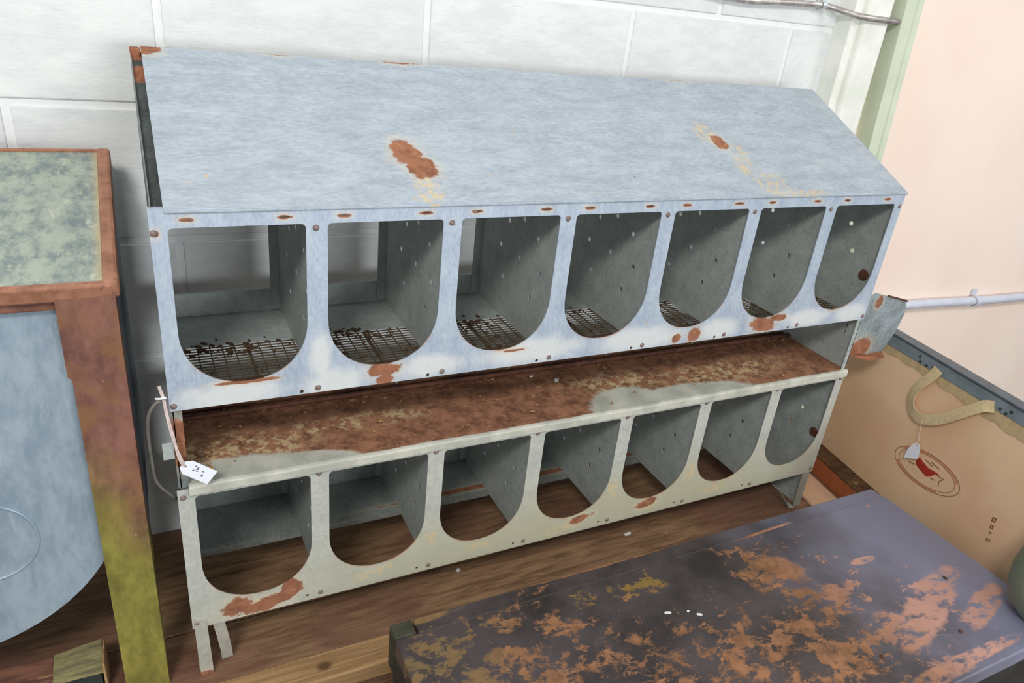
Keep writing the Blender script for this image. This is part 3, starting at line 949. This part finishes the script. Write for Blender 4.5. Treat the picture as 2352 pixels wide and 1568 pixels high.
corner = m.patches([(1.652, -0.575, 0.2, 0.045, 0.35), (1.517, -0.604, 0.06, 0.06), (1.806, -0.624, 0.12, 0.03, 0.3), (1.594, -0.721, 0.22, 0.016), (1.151, -0.74, 0.4, 0.012), (1.44, -0.449, 0.03, 0.02), (1.632, -0.39, 0.04, 0.012)], 'xy', 0.15, 0.5, 16)
wear = m.math('MAXIMUM', wear, m.math('MULTIPLY', corner, m.ramp(m.noise(22, 6, 0.7, (0.7, 1.5, 1), off=(1, 4, 4)), 0.40, 0.52)))
back = m.patches([(0.959, -0.156, 0.25, 0.008), (1.459, -0.201, 0.1, 0.006, 0.05), (0.449, -0.167, 0.07, 0.01), (1.392, -0.332, 0.04, 0.06, 0.9)], 'xy', 0.2, 0.5, 24)
wood = m.mix(srgb(118, 82, 54), srgb(164, 114, 78), m.ramp(m.noise(30, 5, 0.6), 0.3, 0.7))
wood = m.mix(wood, srgb(200, 152, 136), m.ramp(m.axis(0), 1.35, 1.7))
olive = m.ramp(m.math('ADD', m.axis(0), m.math('MULTIPLY', m.noise(8, 4, 0.6), 0.5)), 0.95, 0.6)
wood = m.mix(wood, srgb(112, 100, 64), m.math('MULTIPLY', olive, 0.75))
ochre = m.patches([(1.007, -0.235, 0.12, 0.05), (0.815, -0.225, 0.05, 0.05)], 'xy', 0.4, 0.5, 10)
wood = m.mix(wood, srgb(134, 110, 44), m.math('MULTIPLY', ochre, 0.8))
wear = m.math('MAXIMUM', wear, back)
c = m.mix(paint, wood, wear)
dk = m.ramp(m.noise(60, 3, 0.5, off=(6, 1, 1)), 0.72, 0.77)
c = m.mix(c, srgb(52, 42, 42), m.math('MULTIPLY', dk, 0.7))
m.bump(m.math('SUBTRACT', m.noise(40, 5, 0.65), m.math('MULTIPLY', wear, 0.6)), 0.25, 0.002)
M_CHEST = m.done(c, m.math('ADD', m.math('MULTIPLY', wear, 0.25), 0.38))
M_CHESTSIDE = plain('dark_chest_side', srgb(50, 48, 46), 0.6, var=0.35, scale=9, bump=0.2)

CX0, CX1, CY0, CY1 = 0.379, 1.956, -0.757, -0.157
CT = 0.05
t = thing('wooden_chest', (1.2, -0.42, -0.60), 'large low wooden chest with worn slate blue paint in front of the nest box', 'chest')
obj('body', box(nb(), (CX0 + 0.012, CY0 + 0.012, -0.59), (CX1 - 0.012, CY1 - 0.008, CT - 0.05), 0.004), M_CHESTSIDE, t)
# lid boards (boards run lengthwise)
bys = [CY0, -0.203, CY1]
for i in range(2):
    dz = [0.0, -0.004][i]
    g = 0.0002
    obj('lid_board', box(nb(), (CX0 + (0.055 if i == 1 else 0.0), bys[i] + g, CT - 0.045), (CX1, bys[i + 1] - g, CT + dz), 0.004), M_CHEST, t)
obj('corner_block', box(nb(), (CX0, -0.203, CT - 0.12), (CX0 + 0.052, CY1, CT - 0.001), 0.007), plain('dark_olive_iron', srgb(62, 62, 50), 0.6, var=0.4, scale=30), t)
obj('end_batten', box(nb(), (CX0 + 0.001, CY0 + 0.01, CT - 0.13), (CX0 + 0.012, -0.207, CT - 0.046), 0.003), M_CHESTSIDE, t)
obj('base_rail', box(nb(), (CX0, CY0, -0.60), (CX1, CY1 - 0.002, -0.53), 0.005), M_CHESTSIDE, t)
bm = nb()
for (x, y) in ((1.80, -0.52), (1.66, -0.66), (1.40, -0.64)):
    bmesh.ops.create_uvsphere(bm, u_segments=10, v_segments=6, radius=1.0, matrix=Matrix.Translation((x, y, CT + 0.0006)) @ Matrix.Diagonal((0.006, 0.006, 0.002, 1)))
    obj('nail_head', bm, M_RUSTDARK, t, True)
    bm = nb()
bm.free()

# ------------------------------------------------------------------ peach folding case leaning on the right
O = Vector((2.1, -0.05, 0))
u = Vector((-0.164, -0.986, 0)).normalized()
n = Vector((-0.986, 0.164, 0)).normalized()
def fc(a, z, d=0.0):
    return O + u * a + n * d + Vector((0, 0, z))
def fbox(a0, a1, z0, z1, d0, d1, bev=0.0, seg=2):
    bm = nb()
    box(bm, (a0, d0, z0), (a1, d1, z1), bev, seg)
    for v in bm.verts:
        v.co = fc(v.co.x, v.co.z, v.co.y)
    return bm
m = Mat('peach_fibreboard', 0.55, 0, 0.35)
n1 = m.noise(3.0, 4, 0.5)
c = m.mix(srgb(226, 184, 146), srgb(240, 204, 166), m.ramp(n1, 0.35, 0.65))
c = m.mix(c, srgb(168, 124, 88), m.ramp(m.noise(20, 4, 0.6, off=(2, 2, 2)), 0.66, 0.76, 0, 0.4))
M_CASE = m.done(c)
M_RIM = plain('blue_grey_rim', srgb(128, 140, 147), 0.45, 0.12, 0.15, 18)
M_BIND = plain('tan_binding', srgb(196, 172, 130), 0.75, var=0.12, scale=40, bump=0.2)
M_WEB = plain('webbing', srgb(212, 190, 148), 0.85, var=0.12, scale=90, bump=0.3)
case = thing('folding_case', fc(0.25, -0.045, -0.03), 'peach coloured panel case with blue-grey metal rim and webbing handle', 'case')
TH = 0.030
A0, A1 = -0.30, 0.62
Z0, ZT = -0.045, 0.478
obj('panel', fbox(A0, A1, Z0, 0.425, -TH, 0.0, 0.004), M_CASE, case)
rim = obj('top_rim', fbox(A0 - 0.004, A1 + 0.004, 0.432, 0.470, -TH - 0.003, 0.005, 0.003), M_RIM, case)
obj('rim_lip', fbox(A0 - 0.004, A1 + 0.004, 0.4705, ZT, -TH - 0.006, 0.009, 0.002), plain('dark_rim', srgb(92, 100, 108), 0.4, 0.4, 0.15), case)
# binding, wavy lower edge
bm = nb()
up_, dn_ = [], []
NB = 70
for k in range(NB + 1):
    a = A0 + (A1 - A0) * k / NB
    zlow = 0.408 - 0.022 * max(0, (a - 0.05)) / 0.5 + 0.003 * math.sin(k * 1.1) + 0.002 * math.sin(k * 2.7)
    up_.append((a, 0.434))
    dn_.append((a, zlow))
plate(bm, up_ + dn_[::-1], [], lambda a, z: fc(a, z, 0.0), n * 0.003)
obj('binding', bm, M_BIND, case)
# rivets / holes in the rim by the handle anchors
for (a, z) in ((0.024, 0.456), (0.030, 0.441), (0.056, 0.440), (0.080, 0.446), (0.318, 0.443), (0.338, 0.440), (0.350, 0.452)):
    bm = nb()
    bmesh.ops.create_uvsphere(bm, u_segments=10, v_segments=6, radius=1.0, matrix=Matrix.Translation(fc(a, z, 0.005)) @ Matrix.Diagonal((0.0045, 0.0045, 0.0045, 1)))
    obj('rivet', bm, plain('dark_rivet', srgb(60, 62, 62), 0.5, 0.4, 0.1), rim, True)
# webbing handle
hp = [(0.100, 0.450, 0.007), (0.092, 0.420, 0.014), (0.070, 0.380, 0.020), (0.060, 0.335, 0.022), (0.075, 0.300, 0.022), (0.105, 0.287, 0.021), (0.145, 0.302, 0.022), (0.185, 0.331, 0.022), (0.225, 0.372, 0.021), (0.258, 0.408, 0.018), (0.280, 0.430, 0.014), (0.302, 0.440, 0.007)]
hs = spline([fc(*p) for p in hp], 6)
wv = []
for k in range(len(hs)):
    tt = k / (len(hs) - 1)
    tg_ = (hs[min(k + 1, len(hs) - 1)] - hs[max(k - 1, 0)]).normalized()
    inpl = n.cross(tg_).normalized()
    tw = 0.35 * math.sin(tt * math.pi * 2.0)
    wv.append(tuple(inpl * math.cos(tw) + n * math.sin(tw)))
bm = nb()
ribbon(bm, hs, wv, 0.034, 0.0030)
obj('handle', bm, M_WEB, case)
# emblem printed on the panel
M_EMB = plain('emblem_line', srgb(148, 110, 72), 0.6, var=0.1)
M_EMBF = plain('emblem_faint', srgb(204, 140, 112), 0.6, var=0.06)
M_RED = plain('emblem_red', srgb(172, 52, 36), 0.6, var=0.1)
ec, ez, ea, eb, et = 0.183, 0.140, 0.123, 0.056, 0.12
def ell(s, t0, t1, k=40):
    r = []
    for i in range(k + 1):
        a = t0 + (t1 - t0) * i / k
        p, q = ea * s * math.cos(a), eb * s * math.sin(a)
        r.append((ec + p * math.cos(et) - q * math.sin(et), ez + p * math.sin(et) + q * math.cos(et)))
    return r
def mark(name, pts, r, mat, par, close=False):
    bm = nb()
    P_ = [fc(a, z, 0.0006) for a, z in pts]
    ribbon(bm, P_, tuple(n.cross((P_[1] - P_[0]).normalized())) if len(P_) == 2 else [tuple(n.cross((P_[min(i + 1, len(P_) - 1)] - P_[max(i - 1, 0)]).normalized())) for i in range(len(P_))], r, 0.0008)
    return obj(name, bm, mat, par)
panel_o = case
mark('emblem_ring', ell(1.0, 0, 2 * math.pi, 60), 0.0022, M_EMB, case)
mark('emblem_ring', ell(0.86, 0, 2 * math.pi, 60), 0.0014, M_EMB, case)
mark('emblem_band', ell(0.93, 0.25, 2.6, 40), 0.0065, M_EMBF, case)
mark('emblem_band', ell(0.93, 3.5, 5.2, 40), 0.0065, M_EMBF, case)
bm = plate(nb(), [(0.139, 0.160), (0.152, 0.163), (0.168, 0.157), (0.188, 0.152), (0.207, 0.155), (0.232, 0.157), (0.213, 0.146), (0.206, 0.134), (0.192, 0.123), (0.178, 0.126), (0.160, 0.130), (0.143, 0.136)], [],
           lambda a, z: fc(a, z, 0.0), n * 0.0008)
obj('emblem_figure', bm, M_RED, case)
for pts in ([(0.215, 0.150), (0.250, 0.152)], [(0.246, 0.152), (0.236, 0.136), (0.240, 0.124)], [(0.205, 0.128), (0.222, 0.131)], [(0.118, 0.128), (0.140, 0.132)], [(0.17, 0.170), (0.20, 0.166)], [(0.19, 0.176), (0.222, 0.172)]):
    mark('emblem_stroke', pts, 0.003, M_EMB, case)
# stamped marks
M_STAMP = plain('stamp_ink', srgb(132, 86, 56), 0.7, var=0.15)
for (a, z, w, h) in ((0.428, 0.147, 0.012, 0.016), (0.431, 0.124, 0.010, 0.014), (0.434, 0.106, 0.008, 0.008), (0.437, 0.083, 0.012, 0.010)):
    bm = plate(nb(), [(a - w / 2, z - h / 2), (a + w / 2, z - h / 2 + 0.002), (a + w / 2, z + h / 2), (a - w / 2, z + h / 2 - 0.001)],
               [[(a - w / 5, z - h / 5), (a + w / 5, z - h / 5), (a + w / 5, z + h / 5), (a - w / 5, z + h / 5)]], lambda p, q: fc(p, q, 0.0), n * 0.0006)
    obj('stamped_mark', bm, M_STAMP, case)
# tag hanging from the handle
t = thing('price_tag', fc(0.137, 0.135, 0.025), 'plain white price tag hanging from the webbing handle of the peach case', 'tag')
bm = plate(nb(), [(0.113, 0.141), (0.161, 0.169), (0.154, 0.203), (0.147, 0.212), (0.137, 0.214), (0.126, 0.203), (0.116, 0.178)], [circ(0.140, 0.206, 0.0025, 8)],
           lambda a, z: fc(a, z, 0.022), n * 0.0008)
obj('paper', bm, M_PAPER, t)
obj('string', tube(nb(), spline([fc(0.128, 0.290, 0.026), fc(0.132, 0.26, 0.0255), fc(0.138, 0.23, 0.024), fc(0.140, 0.206, 0.0225)], 5), 0.0011, 6), plain('pale_string', srgb(226, 200, 182), 0.8), t, True)

# rusty channel the case stands on
m = Mat('rusty_channel', 0.8, 0.0, 0.25)
c = m.mix(srgb(74, 54, 38), srgb(112, 84, 54), m.ramp(m.noise(14, 6, 0.7), 0.35, 0.62))
c = m.mix(c, srgb(126, 66, 38), m.ramp(m.noise(22, 5, 0.7, off=(3, 3, 3)), 0.55, 0.68, 0, 0.8))
c = m.mix(c, srgb(156, 146, 92), m.ramp(m.noise(17, 4, 0.6, off=(8, 1, 3)), 0.62, 0.72, 0, 0.8))
M_CHAN = m.done(c)
t = thing('rusty_channel', fc(0.2, BZ, 0.0), 'rusty brown steel channel lying under the peach case', 'channel')
M_ORANGE = plain('orange_primer', srgb(172, 96, 58), 0.7, var=0.15, scale=20)
obj('web', fbox(-0.34, 0.10, -0.056, -0.046, -0.075, 0.062, 0.002), M_CHAN, t)
obj('flange', fbox(-0.34, 0.10, BZ + 0.002, -0.0565, 0.052, 0.062, 0.001), M_ORANGE, t)
obj('flange', fbox(-0.34, 0.10, BZ + 0.002, -0.0565, -0.075, -0.067, 0.001), M_ORANGE, t)
# a strip of pale board by the channel
bm = fbox(-0.16, 0.05, BZ + 0.0015, BZ + 0.012, 0.085, 0.20, 0.002)
tag(obj('board_offcut', bm, plain('pale_board', srgb(214, 172, 140), 0.7, var=0.1, scale=15)), 'pale pinkish board offcut lying at the right foot of the nest box', 'board')

# ------------------------------------------------------------------ green pot on the chest corner
m = Mat('sage_enamel', 0.45, 0.05, 0.5)
c = m.mix(srgb(110, 120, 100), srgb(140, 146, 122), m.ramp(m.noise(9, 5, 0.6), 0.35, 0.65))
M_SAGE = m.done(c)
PC = (1.902, -0.712)
t = thing('green_pot', (*PC, CT), 'round sage green enamel pot at the right end of the chest', 'pot')
pp = [(0.0, 0.001), (0.040, 0.001), (0.058, 0.012), (0.088, 0.045), (0.100, 0.085), (0.104, 0.13), (0.098, 0.18), (0.082, 0.225), (0.068, 0.245), (0.072, 0.254), (0.066, 0.254), (0.062, 0.244), (0.078, 0.215), (0.094, 0.13), (0.08, 0.045), (0.0, 0.012)]
obj('bowl', lathe(nb(), [(a, CT + b) for a, b in pp], *PC, 48), M_SAGE, t, True)
obj('rim', tube(nb(), [Vector((PC[0] + 0.070 * math.cos(a), PC[1] + 0.070 * math.sin(a), CT + 0.255)) for a in [k * 2 * math.pi / 48 for k in range(49)]], 0.004, 8, False), M_SAGE, t, True)

# ------------------------------------------------------------------ flakes of white paint
M_CHIP = plain('white_chip', srgb(232, 232, 230), 0.7, var=0.04)
def chip(x, y, z, w, d, rot, label, grp=None):
    bm = nb()
    pts = [(-0.5, -0.4), (0.1, -0.5), (0.5, -0.2), (0.45, 0.35), (-0.1, 0.5), (-0.45, 0.3)]
    cr, sr = math.cos(rot), math.sin(rot)
    plate(bm, [(x + (a * w) * cr - (b * d) * sr, y + (a * w) * sr + (b * d) * cr) for a, b in pts], [], lambda a, b: Vector((a, b, z + 0.0005)), (0, 0, 0.0015))
    return tag(obj('paint_flake', bm, M_CHIP), label, 'flake', grp)
chip(1.216, 0.078, BZ, 0.026, 0.012, 0.1, 'large white paint flake on the brown bench under the lower tier', 'white paint flakes')
chip(0.667, 0.110, BZ, 0.014, 0.012, 0.6, 'small white paint flake on the bench below the second and third openings', 'white paint flakes')
chip(1.001, -0.354, CT + 0.0009, 0.018, 0.007, -0.3, 'longer white paint flake, leftmost of three on the chest lid', 'white paint flakes')
chip(1.052, -0.367, CT, 0.007, 0.006, 0.2, 'tiny white paint flake, middle of three on the chest lid', 'white paint flakes')
chip(1.072, -0.385, CT, 0.014, 0.007, -0.5, 'white paint flake, rightmost of three on the chest lid', 'white paint flakes')
chip(0.940, 0.176, 0.4062, 0.020, 0.012, 0.7, 'white flake near the middle of the rusty tray, larger of two', 'white paint flakes')
chip(0.881, 0.212, 0.4066, 0.012, 0.007, 0.2, 'small white flake on the rusty tray, left of the larger one', 'white paint flakes')
